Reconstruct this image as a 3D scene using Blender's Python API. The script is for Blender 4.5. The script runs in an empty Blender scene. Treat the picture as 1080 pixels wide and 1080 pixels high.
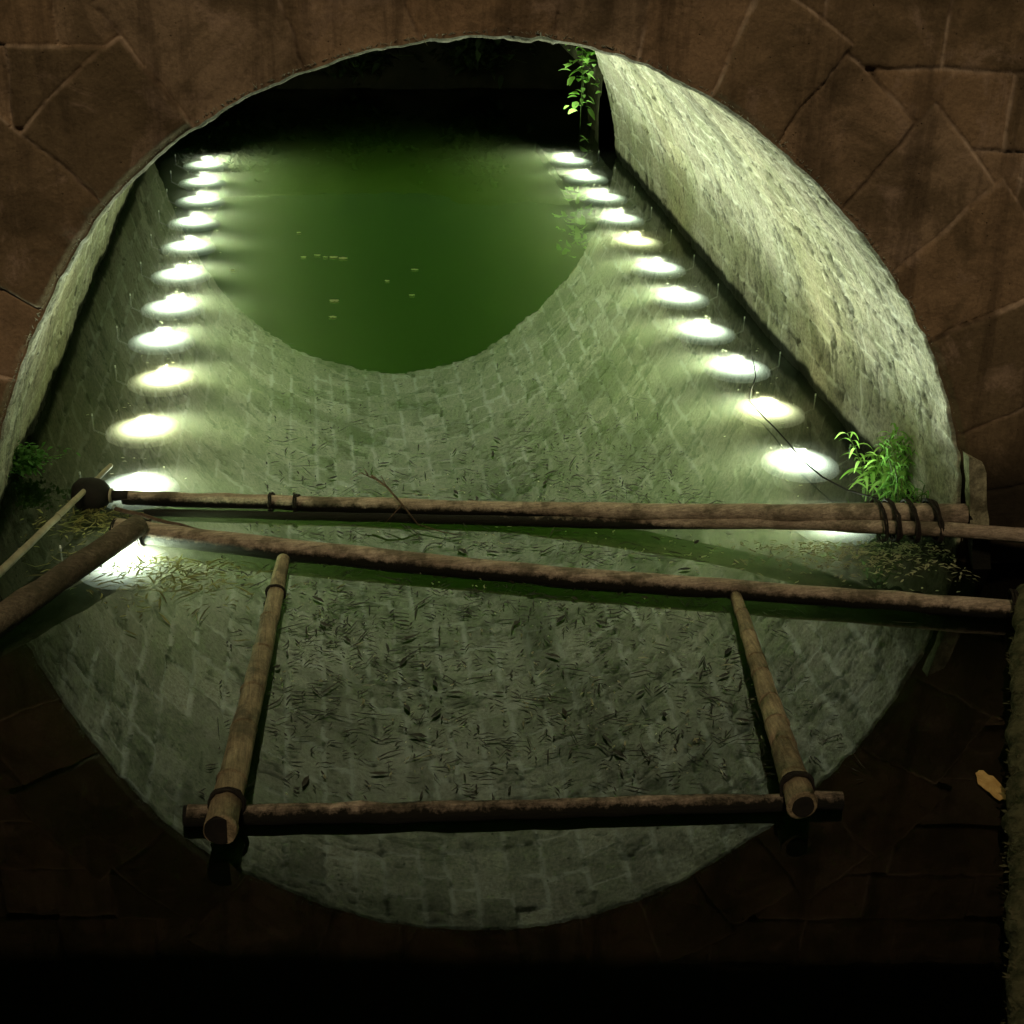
import bpy, math, random
import numpy as np
from mathutils import Vector, Matrix
random.seed(7); rng = np.random.default_rng(7)
S = bpy.context.scene; C = S.collection
R_ = math.radians

# ------------------------------------------------------------------ basics
def link(name, me, mat=None, parent=None, loc=(0, 0, 0)):
    o = bpy.data.objects.new(name, me); C.objects.link(o); o.location = loc
    if mat: me.materials.append(mat)
    if parent: o.parent = parent
    return o
def tag(o, label=None, cat=None, group=None, kind=None):
    if label: o['label'] = label
    if cat: o['category'] = cat
    if group: o['group'] = group
    if kind: o['kind'] = kind
    return o
def empty(name, loc=(0, 0, 0), rz=0):
    o = bpy.data.objects.new(name, None); C.objects.link(o); o.location = loc; o.rotation_euler = (0, 0, rz)
    o.empty_display_size = .1
    return o
def copy_tree(o, parent=None):
    c = o.copy(); C.objects.link(c)
    if parent: c.parent = parent
    for ch in list(o.children): copy_tree(ch, c)
    return c

class MB:
    """collects shapes, builds ONE mesh object"""
    def __init__(s): s.v = []; s.f = []; s.sm = []
    def add(s, vs, fs, smooth=False):
        b = len(s.v); s.v += [tuple(map(float, p)) for p in vs]
        s.f += [tuple(i + b for i in f) for f in fs]; s.sm += [smooth] * len(fs)
    def box(s, c, d, rot=None):
        x, y, z = (q / 2 for q in d); M = rot or Matrix.Identity(3)
        vs = [Vector(c) + M @ Vector((sx * x, sy * y, sz * z)) for sx in (-1, 1) for sy in (-1, 1) for sz in (-1, 1)]
        s.add(vs, [(0, 1, 3, 2), (4, 6, 7, 5), (0, 4, 5, 1), (2, 3, 7, 6), (0, 2, 6, 4), (1, 5, 7, 3)])
    def tube(s, pts, rad, n=14, cap=True, wob=0, smooth=True, seed=0):
        pts = [Vector(p) for p in pts]; r_ = random.Random(seed)
        if not hasattr(rad, '__len__'): rad = [rad] * len(pts)
        ph = [r_.random() * 6.28 for _ in range(6)]
        rings = []; b = len(s.v); u = None
        for i, p in enumerate(pts):
            t = (pts[min(i + 1, len(pts) - 1)] - pts[max(i - 1, 0)]).normalized()
            if u is None: u = t.orthogonal().normalized()
            u = (u - t * u.dot(t)).normalized(); w = t.cross(u)
            for k in range(n):
                a = 2 * math.pi * k / n
                q = 1 + wob * (math.sin(2 * a + ph[0] + i * .7) * .6 + math.sin(3 * a + ph[1] + i * 1.3) * .4 + math.sin(i * 2.1 + ph[2]) * .5)
                s.v.append(tuple(p + (u * math.cos(a) + w * math.sin(a)) * rad[i] * q))
        for i in range(len(pts) - 1):
            for k in range(n):
                s.f.append((b + i * n + k, b + i * n + (k + 1) % n, b + (i + 1) * n + (k + 1) % n, b + (i + 1) * n + k)); s.sm.append(smooth)
        if cap:
            s.f.append(tuple(b + k for k in reversed(range(n)))); s.sm.append(False)
            s.f.append(tuple(b + (len(pts) - 1) * n + k for k in range(n))); s.sm.append(False)
    def strip(s, pts, width, side, droop=0):
        """a leaf blade: tapering folded ribbon along pts"""
        n = len(pts); vs = []; fs = []; side = Vector(side).normalized()
        for i, p in enumerate(pts):
            t = i / (n - 1); w = width * (math.sin(math.pi * min(1, t * .92 + .08)) ** .8) * .5 if 0 < i < n - 1 else width * .06
            p = Vector(p); up = Vector((0, 0, w * .25))
            vs += [p - side * w + up, p, p + side * w + up]
        for i in range(n - 1):
            a = i * 3; fs += [(a, a + 1, a + 4, a + 3), (a + 1, a + 2, a + 5, a + 4)]
        s.add(vs, fs, True)
    def build(s, name, mat, parent=None, loc=(0, 0, 0)):
        me = bpy.data.meshes.new(name); me.from_pydata(s.v, [], s.f)
        me.polygons.foreach_set('use_smooth', s.sm); me.update()
        return link(name, me, mat, parent, loc)

def hsh(i, j, k, seed):
    n = (i * 374761393 + j * 668265263 + k * 2147483647 + seed * 1274126177) & 0xffffffff
    n = ((n ^ (n >> 13)) * 1274126177) & 0xffffffff
    n = (n ^ (n >> 16)) & 0xffffffff
    return n / 4294967295.0
def vnoise(p, seed=0):
    p = np.asarray(p, float); i = np.floor(p).astype(np.int64); f = p - i; f = f * f * (3 - 2 * f)
    r = 0
    for a in (0, 1):
        for b in (0, 1):
            for c in (0, 1):
                w = (f[..., 0] if a else 1 - f[..., 0]) * (f[..., 1] if b else 1 - f[..., 1]) * (f[..., 2] if c else 1 - f[..., 2])
                r = r + w * hsh(i[..., 0] + a, i[..., 1] + b, i[..., 2] + c, seed)
    return r * 2 - 1
def fbm(p, o=4, seed=0, g=.5):
    r = 0; a = 1; t = 0; p = np.asarray(p, float)
    for k in range(o): r = r + a * vnoise(p * 2 ** k + 17.3 * k, seed + k); t += a; a *= g
    return r / t
def sstep(a, b, x): t = np.clip((x - a) / (b - a), 0, 1); return t * t * (3 - 2 * t)

def grid_obj(name, X, attr, mat, parent, closed=False, flip=False):
    """X: (n,m,3) vertex grid, attr: (n,m,3) colour attribute 'blk'"""
    n, m = X.shape[:2]; idx = np.arange(n * m).reshape(n, m)
    q = np.stack([idx[:-1, :-1], idx[1:, :-1], idx[1:, 1:], idx[:-1, 1:]], -1).reshape(-1, 4)
    if flip: q = q[:, ::-1]
    me = bpy.data.meshes.new(name)
    me.vertices.add(n * m); me.vertices.foreach_set('co', X.reshape(-1).astype(np.float32))
    me.loops.add(q.size); me.loops.foreach_set('vertex_index', q.reshape(-1).astype(np.int32))
    me.polygons.add(len(q)); me.polygons.foreach_set('loop_start', (np.arange(len(q)) * 4).astype(np.int32))
    me.polygons.foreach_set('loop_total', np.full(len(q), 4, np.int32))
    me.update(calc_edges=True); me.validate()
    me.polygons.foreach_set('use_smooth', np.ones(len(q), bool))
    at = me.color_attributes.new('blk', 'FLOAT_COLOR', 'POINT')
    col = np.ones((n * m, 4), np.float32); col[:, :3] = attr.reshape(-1, 3); at.data.foreach_set('color', col.reshape(-1))
    return link(name, me, mat, parent)

# ------------------------------------------------------------------ materials
class N:
    def __init__(s, name):
        s.m = bpy.data.materials.new(name); s.m.use_nodes = True; s.t = s.m.node_tree; s.t.nodes.clear()
        s.out = s.t.nodes.new('ShaderNodeOutputMaterial')
    def n(s, typ, ins=None, **kw):
        nd = s.t.nodes.new('ShaderNode' + typ)
        for k, v in kw.items(): setattr(nd, k, v)
        for k, v in (ins or {}).items():
            if hasattr(v, 'is_linked'): s.t.links.new(v, nd.inputs[k])
            else: nd.inputs[k].default_value = v
        return nd
    def noise(s, scale, detail=5, rough=.6, vec=None, dist=0):
        return s.n('TexNoise', {'Scale': scale, 'Detail': detail, 'Roughness': rough, 'Distortion': dist, **({'Vector': vec} if vec else {})}).outputs['Fac']
    def ramp(s, f, stops):
        r = s.n('ValToRGB', {'Fac': f}); e = r.color_ramp.elements
        while len(e) < len(stops): e.new(.5)
        for x, (p, c) in zip(e, stops): x.position = p; x.color = (*c, 1) if len(c) == 3 else c
        return r.outputs['Color']
    def mix(s, f, a, b, mode='MIX'):
        nd = s.n('Mix', data_type='RGBA', blend_type=mode)
        for k, v in ((0, f), (6, a), (7, b)):
            if hasattr(v, 'is_linked'): s.t.links.new(v, nd.inputs[k])
            else: nd.inputs[k].default_value = v if k == 0 else ((*v, 1) if len(v) == 3 else v)
        return nd.outputs[2]
    def math(s, op, a, b=0.):
        nd = s.n('Math', operation=op)
        for k, v in ((0, a), (1, b)):
            if hasattr(v, 'is_linked'): s.t.links.new(v, nd.inputs[k])
            else: nd.inputs[k].default_value = v
        return nd.outputs[0]
    def coord(s, k='Object'): return s.n('TexCoord').outputs[k]
    def surf(s, sh): s.t.links.new(sh.outputs[0], s.out.inputs['Surface']); return s.m
    def bump(s, h, strength=.4, dist=.02): return s.n('Bump', {'Height': h, 'Strength': strength, 'Distance': dist}).outputs[0]

def mat_vault():
    s = N('vault_stone'); a = s.n('Attribute', attribute_name='blk'); sp = s.n('SeparateColor', {'Color': a.outputs['Color']})
    mort, blk, dirt = sp.outputs; p = s.coord()
    base = s.ramp(blk, [(0, (.31, .275, .21)), (.35, (.40, .355, .275)), (.7, (.46, .41, .32)), (1, (.55, .495, .385))])
    big = s.noise(1.7, 5, .65, p); base = s.mix(s.math('MULTIPLY', s.ramp(big, [(.42, (0, 0, 0)), (.62, (1, 1, 1))]), .45), base, (.32, .34, .2))
    fine = s.noise(38, 6, .7, p); base = s.mix(.45, base, s.ramp(fine, [(.36, (.06, .05, .04)), (.5, (.5, .5, .5)), (.68, (.95, .93, .86))]), 'OVERLAY')
    mc = s.ramp(s.noise(6, 4, .6, p), [(.38, (.05, .045, .03)), (.47, (.70, .66, .54)), (.8, (.85, .80, .68))])
    base = s.mix(s.math('MULTIPLY', mort, .75), base, mc)
    # pits and cracks
    v = s.n('TexVoronoi', {'Vector': p, 'Scale': 17, 'Randomness': 1.}, feature='F1').outputs['Distance']
    pits = s.math('MULTIPLY', s.ramp(v, [(.05, (1, 1, 1)), (.16, (0, 0, 0))]), s.ramp(s.noise(4, 3, .6, p), [(.5, (0, 0, 0)), (.6, (1, 1, 1))]))
    base = s.mix(pits, base, (.05, .045, .03))
    base = s.mix(dirt, base, (.018, .02, .010))
    h = s.math('SUBTRACT', s.math('ADD', s.noise(30, 8, .72, p), s.math('MULTIPLY', s.noise(9, 5, .6, p), 1.2)), s.math('MULTIPLY', pits, .8))
    b = s.n('BsdfPrincipled', {'Base Color': base, 'Roughness': .9, 'Specular IOR Level': .2, 'Normal': s.bump(h, 1., .028)})
    return s.surf(b)
def mat_facade():
    s = N('red_sandstone'); a = s.n('Attribute', attribute_name='blk'); sp = s.n('SeparateColor', {'Color': a.outputs['Color']})
    mort, blk, dirt = sp.outputs; p = s.coord()
    base = s.ramp(blk, [(0, (.195, .143, .078)), (.4, (.275, .192, .105)), (.7, (.36, .24, .132)), (1, (.37, .27, .165))])
    big = s.noise(2.3, 6, .65, p, .6); base = s.mix(s.math('MULTIPLY', s.ramp(big, [(.40, (1, 1, 1)), (.53, (0, 0, 0))]), .7), base, (.13, .095, .05))
    lt = s.noise(3.1, 7, .7, p, .8); base = s.mix(s.math('MULTIPLY', s.ramp(lt, [(.54, (0, 0, 0)), (.66, (1, 1, 1))]), .5), base, (.50, .36, .25))
    fine = s.noise(55, 6, .75, p); base = s.mix(.35, base, s.ramp(fine, [(.3, (.15, .15, .15)), (.5, (.5, .5, .5)), (.75, (.85, .85, .85))]), 'OVERLAY')
    mc = s.ramp(s.noise(2.2, 4, .6, p), [(.36, (.05, .035, .02)), (.45, (.24, .165, .10)), (.57, (.60, .46, .32))])
    base = s.mix(s.math('MULTIPLY', mort, .85), base, mc)
    sx = s.n('SeparateXYZ', {'Vector': p}).outputs
    strk = s.noise(1., 6, .7, s.n('CombineXYZ', {'X': s.math('MULTIPLY', sx[0], 4.), 'Z': s.math('MULTIPLY', sx[2], .5), 'Y': 0}).outputs[0])
    base = s.mix(s.math('MULTIPLY', s.ramp(strk, [(.38, (1, 1, 1)), (.5, (0, 0, 0))]), .5), base, (.05, .035, .02))
    base = s.mix(dirt, base, (.016, .013, .007))
    v = s.n('TexVoronoi', {'Vector': p, 'Scale': 26, 'Randomness': 1.}, feature='F1').outputs['Distance']
    pits = s.math('MULTIPLY', s.ramp(v, [(.04, (1, 1, 1)), (.13, (0, 0, 0))]), s.ramp(s.noise(5, 3, .6, p), [(.52, (0, 0, 0)), (.6, (1, 1, 1))]))
    base = s.mix(pits, base, (.04, .025, .015))
    h = s.math('SUBTRACT', s.math('ADD', s.noise(45, 8, .7, p), s.math('MULTIPLY', s.noise(11, 5, .6, p), 1.4)), s.math('MULTIPLY', pits, .7))
    b = s.n('BsdfPrincipled', {'Base Color': base, 'Roughness': .92, 'Specular IOR Level': .2, 'Normal': s.bump(h, .5, .012)})
    return s.surf(b)
def mat_simple(name, c1, c2, scale=8, rough=.85, bump=.4, stretch=None, dist=.01, spec=.25, trans=0):
    s = N(name); p = s.coord()
    if stretch: p = s.n('Mapping', {'Vector': p, 'Scale': stretch}).outputs[0]
    n1 = s.noise(scale, 6, .65, p, .3); c = s.ramp(n1, [(.36, c1), (.64, c2)])
    b = s.n('BsdfPrincipled', {'Base Color': c, 'Roughness': rough, 'Specular IOR Level': spec, 'Normal': s.bump(s.noise(scale * 4, 6, .7, p), bump, dist)})
    if trans:
        t = s.n('BsdfTranslucent', {'Color': c}); return s.surf(s.n('MixShader', {0: trans, 1: b.outputs[0], 2: t.outputs[0]}))
    return s.surf(b)
def mat_leaf(name, ca, cb, trans=.4):
    s = N(name); r = s.n('NewGeometry').outputs['Random Per Island']
    c = s.ramp(r, [(0, ca), (1, cb)])
    b = s.n('BsdfPrincipled', {'Base Color': c, 'Roughness': .6, 'Specular IOR Level': .3}); t = s.n('BsdfTranslucent', {'Color': c})
    return s.surf(s.n('MixShader', {0: trans, 1: b.outputs[0], 2: t.outputs[0]}))
def mat_pole(name, c1, c2, zs, rough=.85, st=(1.2, 16, 16)):
    s = N(name); p = s.n('NewGeometry').outputs['Position']; z = s.n('SeparateXYZ', {'Vector': p}).outputs[2]
    g = s.n('Mapping', {'Vector': p, 'Scale': st}).outputs[0]
    c = s.ramp(s.noise(3.5, 6, .7, p, .4), [(.34, c1), (.62, c2)])
    grain = s.noise(4, 6, .75, g, .3); c = s.mix(.75, c, s.ramp(grain, [(.3, (.1, .1, .1)), (.5, (.5, .5, .5)), (.7, (.85, .85, .85))]), 'OVERLAY')
    fine = s.noise(90, 4, .7, p); c = s.mix(.35, c, s.ramp(fine, [(.3, (.2, .2, .2)), (.5, (.5, .5, .5)), (.75, (.85, .85, .85))]), 'OVERLAY')
    c = s.mix(s.math('MULTIPLY', s.ramp(s.noise(4.3, 5, .65, p), [(.5, (0, 0, 0)), (.6, (1, 1, 1))]), .65), c, (.05, .045, .022))
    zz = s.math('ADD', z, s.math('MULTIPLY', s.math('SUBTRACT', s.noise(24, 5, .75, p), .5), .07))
    wet_shade = s.n('MapRange', {'Value': zz, 'From Min': zs - .012, 'From Max': zs + .012, 'To Min': 1., 'To Max': 0.}).outputs[0]
    c = s.mix(wet_shade, c, (.010, .010, .005))  # wet low band, with shade of the lower side painted into it
    b = s.n('BsdfPrincipled', {'Base Color': c, 'Roughness': rough, 'Specular IOR Level': .25, 'Normal': s.bump(s.math('ADD', s.noise(40, 7, .75, p), grain), .9, .012)})
    return s.surf(b)
def mat_emit(name, c, k):
    s = N(name); sx = s.n('SeparateXYZ', {'Vector': s.coord()}).outputs   # halo scattered in the murk painted as a radial glow on the lens
    r2 = s.math('ADD', s.math('MULTIPLY', sx[0], sx[0]), s.math('MULTIPLY', sx[1], sx[1]))
    g = s.math('POWER', 2.718, s.math('MULTIPLY', r2, -75.))
    return s.surf(s.n('Emission', {'Color': (*c, 1), 'Strength': s.math('MULTIPLY', g, k / SURF_TINT)}))
def mat_water():
    s = N('murky_water'); p = s.coord()
    h = s.noise(2.2, 3, .5, p); bn = s.bump(h, .02, .04)
    fr = s.n('Fresnel', {'IOR': WATER_IOR, 'Normal': bn})
    g = s.n('BsdfGlossy', {'Color': (1, 1, 1, 1), 'Roughness': .004, 'Normal': bn}); t = s.n('BsdfTransparent', {'Color': (SURF_TINT, SURF_TINT, SURF_TINT, 1)})   # added dimming of light through the surface, so reflections sample cleaner
    s.surf(s.n('MixShader', {0: fr.outputs[0], 1: t.outputs[0], 2: g.outputs[0]}))
    # scatter + absorb per metre
    sc = s.n('VolumeScatter', {'Color': (*W_SC, 1), 'Density': W_SD, 'Anisotropy': W_G}); ab = s.n('VolumeAbsorption', {'Color': (*W_AC, 1), 'Density': W_AD})
    ad = s.n('AddShader'); s.t.links.new(sc.outputs[0], ad.inputs[0]); s.t.links.new(ab.outputs[0], ad.inputs[1])
    s.t.links.new(ad.outputs[0], s.out.inputs['Volume'])
    return s.m

WATER_IOR = 1.62
W_SC = (1., .95, .80); W_SD = .62; W_AC = (.59, .80, .16); W_AD = 1.5; W_G = .65
SURF_TINT = .26; L_SPOT = 155 / SURF_TINT; L_SIDE = 190 / SURF_TINT; L_COL = (.85, 1., .82)
SUN = .82

M = dict(vault=mat_vault(), facade=mat_facade(), water=mat_water(),
    mud=mat_simple('river_mud', (.012, .012, .007), (.03, .028, .016), 3),
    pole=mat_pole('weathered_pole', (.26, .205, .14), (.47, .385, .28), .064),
    darkpole=mat_pole('shaded_pole', (.07, .055, .035), (.17, .135, .09), .05),  # shade on the side pole put into a darker copy of the pole colour
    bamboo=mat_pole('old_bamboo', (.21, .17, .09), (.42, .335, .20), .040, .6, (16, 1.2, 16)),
    palebamboo=mat_simple('pale_bamboo', (.22, .20, .12), (.36, .33, .21), 9, .6, .3, None, .004, .4),
    dark=mat_simple('black_wet_wood', (.006, .006, .004), (.016, .014, .009), 8, .8),
    rope=mat_simple('black_rope', (.010, .008, .006), (.03, .024, .016), 60, .9, .8),
    moss=mat_simple('mossy_wood', (.05, .06, .022), (.17, .16, .08), 14, .95, 1., None, .03),
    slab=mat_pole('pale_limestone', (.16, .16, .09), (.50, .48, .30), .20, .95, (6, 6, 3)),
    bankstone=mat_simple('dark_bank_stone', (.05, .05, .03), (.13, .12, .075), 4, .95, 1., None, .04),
    litter=mat_leaf('dark_leaf_litter', (.007, .007, .004), (.026, .022, .012), .05),
    chaff=mat_leaf('pale_leaf_flakes', (.36, .38, .20), (.64, .64, .40), .55),
    brownleaf=mat_leaf('brown_leaf', (.05, .05, .012), (.36, .36, .12), .4),
    yellow=mat_simple('yellow_dead_leaf', (.42, .26, .08), (.62, .42, .16), 14, .7, .3),
    green=mat_leaf('fresh_green_leaf', (.22, .46, .07), (.40, .66, .16), .5),
    dgreen=mat_leaf('dull_green_leaf', (.07, .19, .03), (.14, .32, .06), .35),
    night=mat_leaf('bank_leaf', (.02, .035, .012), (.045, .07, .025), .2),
    stem=mat_simple('green_stem', (.07, .13, .03), (.13, .2, .05), 10),
    bark=mat_simple('twig_bark', (.05, .03, .018), (.13, .085, .05), 30, .9, .7),
    blackwire=mat_simple('black_twig', (.008, .006, .005), (.02, .015, .012), 30),
    metal=mat_simple('lamp_housing_metal', (.05, .055, .05), (.10, .10, .09), 20, .6, .1, None, .002, .5),
    pin=mat_simple('pale_metal_pin', (.55, .56, .5), (.75, .75, .68), 30, .4, .1, None, .001, .5),
    fringe=mat_leaf('dry_root_fringe', (.30, .27, .18), (.5, .46, .32), .2),
    lensw=mat_emit('lamp_lens_cool', (.86, 1., .90), 12), lensy=mat_emit('lamp_lens_warm', (.98, 1., .62), 10))

# ------------------------------------------------------------------ bridge profile (surveyed from the photo)
SK = -.106; LEN = 9.5; ZC = -.289
def prof(a):
    h = (-.1909 * np.sin(2 * a) + .01325 * np.cos(4 * a) - .08176 * np.sin(4 * a) - .00116 * np.cos(6 * a) + .02462 * np.sin(6 * a) + .16217 * np.sin(3 * a) + .0041 * np.cos(8 * a))
    r = 2.6 + h
    return r * np.sin(a), ZC + 1.134 * r * np.cos(a)
AA = np.linspace(-2., 2., 4001); PX, PZ = prof(AA)
SS = np.concatenate([[0], np.cumsum(np.hypot(np.diff(PX), np.diff(PZ)))]); SMID = SS[2000]
def at_s(s):
    a = np.interp(s, SS, AA); x, z = prof(a); da = 1e-3
    x1, z1 = prof(a + da); x0, z0 = prof(a - da); tx, tz = x1 - x0, z1 - z0; l = np.hypot(tx, tz)
    nx, nz = -tz / l, tx / l            # outward normal (away from the opening)
    nx, nz = np.where(nx * np.sin(a) + nz * np.cos(a) < 0, -nx, nx), np.where(nx * np.sin(a) + nz * np.cos(a) < 0, -nz, nz)
    return a, x, z, nx, nz

bridge = empty('stone_bridge', (0, 0, 0))
tag(bridge, 'red sandstone arch bridge over the green lit channel', 'bridge')

# barrel vault: rows of blocks along the axis
ns, ny = 640, 520
s1 = np.linspace(SS[0], SS[-1], ns); yv = np.concatenate([[0, .003, .008, .015], .015 + (LEN - .015) * (np.linspace(0, 1, ny - 3)[1:] ** 1.25)])
ny = len(yv)
a, x, z, nx, nz = at_s(s1)
Sg, Yg = np.meshgrid(s1, yv, indexing='ij')
P3 = np.stack([Sg, Yg, 0 * Sg], -1)
wob = .022 * fbm(P3 * 5, 3, 11)
rows = np.cumsum(np.r_[0, rng.uniform(.17, .29, 70)]); rows = rows[rows < SS[-1] + .4]
su = Sg + wob; ri = np.searchsorted(rows, su) - 1; ri = np.clip(ri, 0, len(rows) - 2)
dr = np.minimum(su - rows[ri], rows[ri + 1] - su)
lenr = rng.uniform(.30, .54, len(rows)); offr = rng.uniform(0, 1, len(rows))
yu = (Yg + .02 * fbm(P3 * 6, 2, 31)) / lenr[ri] + offr[ri]
yi = np.floor(yu); fy = yu - yi; jit = (hsh(ri.astype(np.int64), yi.astype(np.int64), 0 * ri.astype(np.int64), 5) - .5) * .3
fy2 = np.clip(fy + jit * np.sin(np.pi * fy), 0, 1)
dy = np.minimum(fy2, 1 - fy2) * lenr[ri]
dj = np.minimum(dr, dy)
mort = 1 - sstep(.008, .024, dj + .006 * fbm(P3 * 40, 2, 3))
mort *= sstep(-.5, .0, fbm(P3 * 2.2, 3, 77))          # joints worn away in places
tone = hsh(ri.astype(np.int64), yi.astype(np.int64), 0 * ri.astype(np.int64), 9)
PW = np.stack([np.broadcast_to(x[:, None], Sg.shape), Yg, np.broadcast_to(z[:, None], Sg.shape)], -1)
n4 = fbm(PW * 9, 4, 40); n2 = fbm(PW * 2.5, 4, 50)
ridge = 1 - np.abs(fbm(np.stack([Sg * 3.0, Yg * 9, 0 * Sg], -1), 4, 60)) * 3; ridge = np.clip(ridge, 0, 1) ** 4
off = .016 * n4 + .02 * n2 + .02 * (tone - .5) + np.where(n4 > .05, -.004, .010) * mort + .014 * ridge * (fbm(PW * 3, 2, 91) > 0)
lip = sstep(.0, .015, Yg); edge = .012 * fbm(P3 * np.array([14, 0, 0]), 3, 8)
off = off * sstep(0, .06, Yg) + .014 * (1 - lip) + edge * (1 - sstep(.0, .4, Yg))
lowz = PW[..., 2] + .035 * fbm(PW * np.array([6, 6, 3]), 4, 70)
dirt = 1 - sstep(.075, .125, lowz)
dirt = np.maximum(dirt, .45 * sstep(.15, .5, fbm(PW * np.array([1.2, 1.2, 1.2]), 4, 71)) * (np.abs(PW[..., 0]) < 2.2))
dirt = np.maximum(dirt, .75 * ridge * (fbm(PW * 3, 2, 91) > 0) * (dj < .2))
off -= .012 * (1 - sstep(.0, .13, lowz)) * -1.
X = np.stack([x[:, None] + nx[:, None] * off, Yg + SK * x[:, None], z[:, None] + nz[:, None] * off], -1)
grid_obj('barrel_vault', X, np.stack([mort, tone, dirt], -1), M['vault'], bridge, flip=False)

# facade ring of voussoirs and the spandrel wall above it (polar grids outward from the rim)
nsf = 1500; sf = np.linspace(SS[0], SS[-1], nsf); a, x, z, nx, nz = at_s(sf)
edgef = .012 * fbm(np.stack([sf * 14, 0 * sf, 0 * sf], -1), 3, 8)
# outward direction: radial above the springing, horizontal below
def outdir(a):
    b = np.clip(a, -1.35, 1.35); return np.sin(b), np.cos(b)
ox, oz = outdir(a)
JV = [SS[0]]
while JV[-1] < SS[-1]: JV.append(JV[-1] + rng.uniform(.38, .64))
JV = np.array(JV); DV = rng.uniform(.50, .74, len(JV))
def facade_pattern(sg, d, xw, zw):
    Pn = np.stack([xw, 0 * xw, zw], -1)
    ju = sg + .03 * fbm(Pn * 3.5, 3, 21) + d * .06 * np.sin(sg * 5)
    vi = np.clip(np.searchsorted(JV, ju) - 1, 0, len(JV) - 2)
    d1 = np.minimum(ju - JV[vi], JV[vi + 1] - ju)
    dd = d + .02 * fbm(Pn * 4, 2, 25)
    inr = dd < DV[vi]
    d2 = np.abs(dd - DV[vi])
    zc = zw + .02 * fbm(Pn * 2.5, 3, 23)
    ch = .37; ci = np.floor(zc / ch); cz = zc - ci * ch; dz = np.minimum(cz, ch - cz)
    ci_ = ci.astype(np.int64); bl =   .42 + .36 * hsh(ci_, 0 * ci_, 0 * ci_, 33)
    bu = (xw + .015 * fbm(Pn * 4, 2, 29)) / bl + hsh(ci_, 0 * ci_ + 3, 0 * ci_, 34); bi = np.floor(bu); fb = bu - bi
    db = np.minimum(fb, 1 - fb) * bl
    dj = np.where(inr, np.minimum(d1, d2), np.minimum(np.minimum(dz, db), d2))
    tone = np.where(inr, hsh(vi.astype(np.int64), 0 * vi.astype(np.int64), 0 * vi.astype(np.int64) + 1, 35), hsh(ci_, bi.astype(np.int64), 0 * ci_, 36))
    mort = 1 - sstep(.002, .013, dj + .007 * fbm(Pn * 24, 3, 27))
    grv = mort * 1.; mort = mort * sstep(-.55, .1, fbm(Pn * 2.4, 3, 78))
    low = 1 - sstep(.40, .78, zw + .12 * fbm(Pn * 2.5, 4, 80))
    off = .007 * fbm(Pn * 9, 4, 81) + .012 * fbm(Pn * 1.5, 3, 82) + .03 * (tone - .5) + np.where(inr, -.012, 0.) + .006 * grv + .004 * (1 - sstep(0, .03, dj)) * (.5 + fbm(Pn * 7, 3, 83))
    return np.stack([mort, tone, .92 * low], -1), off
def facade_grid(name, dvals, back):
    d = np.asarray(dvals); Sg, Dg = np.meshgrid(sf, d, indexing='ij')
    xw = x[:, None] + nx[:, None] * (.014 + edgef[:, None]) * np.exp(-Dg / .1) + ox[:, None] * Dg
    zw = z[:, None] + nz[:, None] * (.014 + edgef[:, None]) * np.exp(-Dg / .1) + oz[:, None] * Dg
    at, off = facade_pattern(Sg, Dg, xw, zw)
    off = off * sstep(0, .05, Dg)
    yw = (SK * xw + off) if not back else (SK * xw + LEN - off)
    return grid_obj(name, np.stack([xw, yw, zw], -1), at, M['facade'], bridge, flip=not back)
facade_grid('arch_ring', np.linspace(0, .8, 110), False)
facade_grid('spandrel_wall', np.concatenate([np.linspace(.8, 2.0, 130), np.linspace(2.0, 5.5, 24)[1:]]), False)
nsf = 300; sf = np.linspace(SS[0], SS[-1], nsf); a, x, z, nx, nz = at_s(sf); ox, oz = outdir(a)
edgef = .012 * fbm(np.stack([sf * 14, 0 * sf, 0 * sf], -1), 3, 8)
facade_grid('far_spandrel_wall', np.concatenate([np.linspace(0, .8, 30), np.linspace(.8, 5.5, 24)[1:]]), True)
# deck slab closing the top of the bridge so that street light does not fall through
mb = MB(); zt = 5.05
pts = [(-6.5, .75), (6.5, -.6), (6.5, LEN - .75), (-6.5, LEN + .6)]
vs = [(px, py, zt) for px, py in pts] + [(px, py, zt + .35) for px, py in pts]
mb.add(vs, [(3, 2, 1, 0), (4, 5, 6, 7), (0, 1, 5, 4), (1, 2, 6, 5), (2, 3, 7, 6), (3, 0, 4, 7)])
mb.build('bridge_deck', M['facade'], bridge)
# unseen ledge added above the arch to shade the upper facade
mb = MB(); vs = []
for (px, py) in ((-7.5, .62 - .55), (7.5, -.97 - .55 + .17), (7.5, -.6), (-7.5, 1.0)): vs.append((px, py, 3.72))
vs += [(a_, b_, 3.95) for a_, b_, c_ in vs]
mb.add(vs, [(3, 2, 1, 0), (4, 5, 6, 7), (0, 1, 5, 4), (1, 2, 6, 5), (2, 3, 7, 6), (3, 0, 4, 7)]); mb.build('shade_ledge', M['facade'], bridge)
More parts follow.
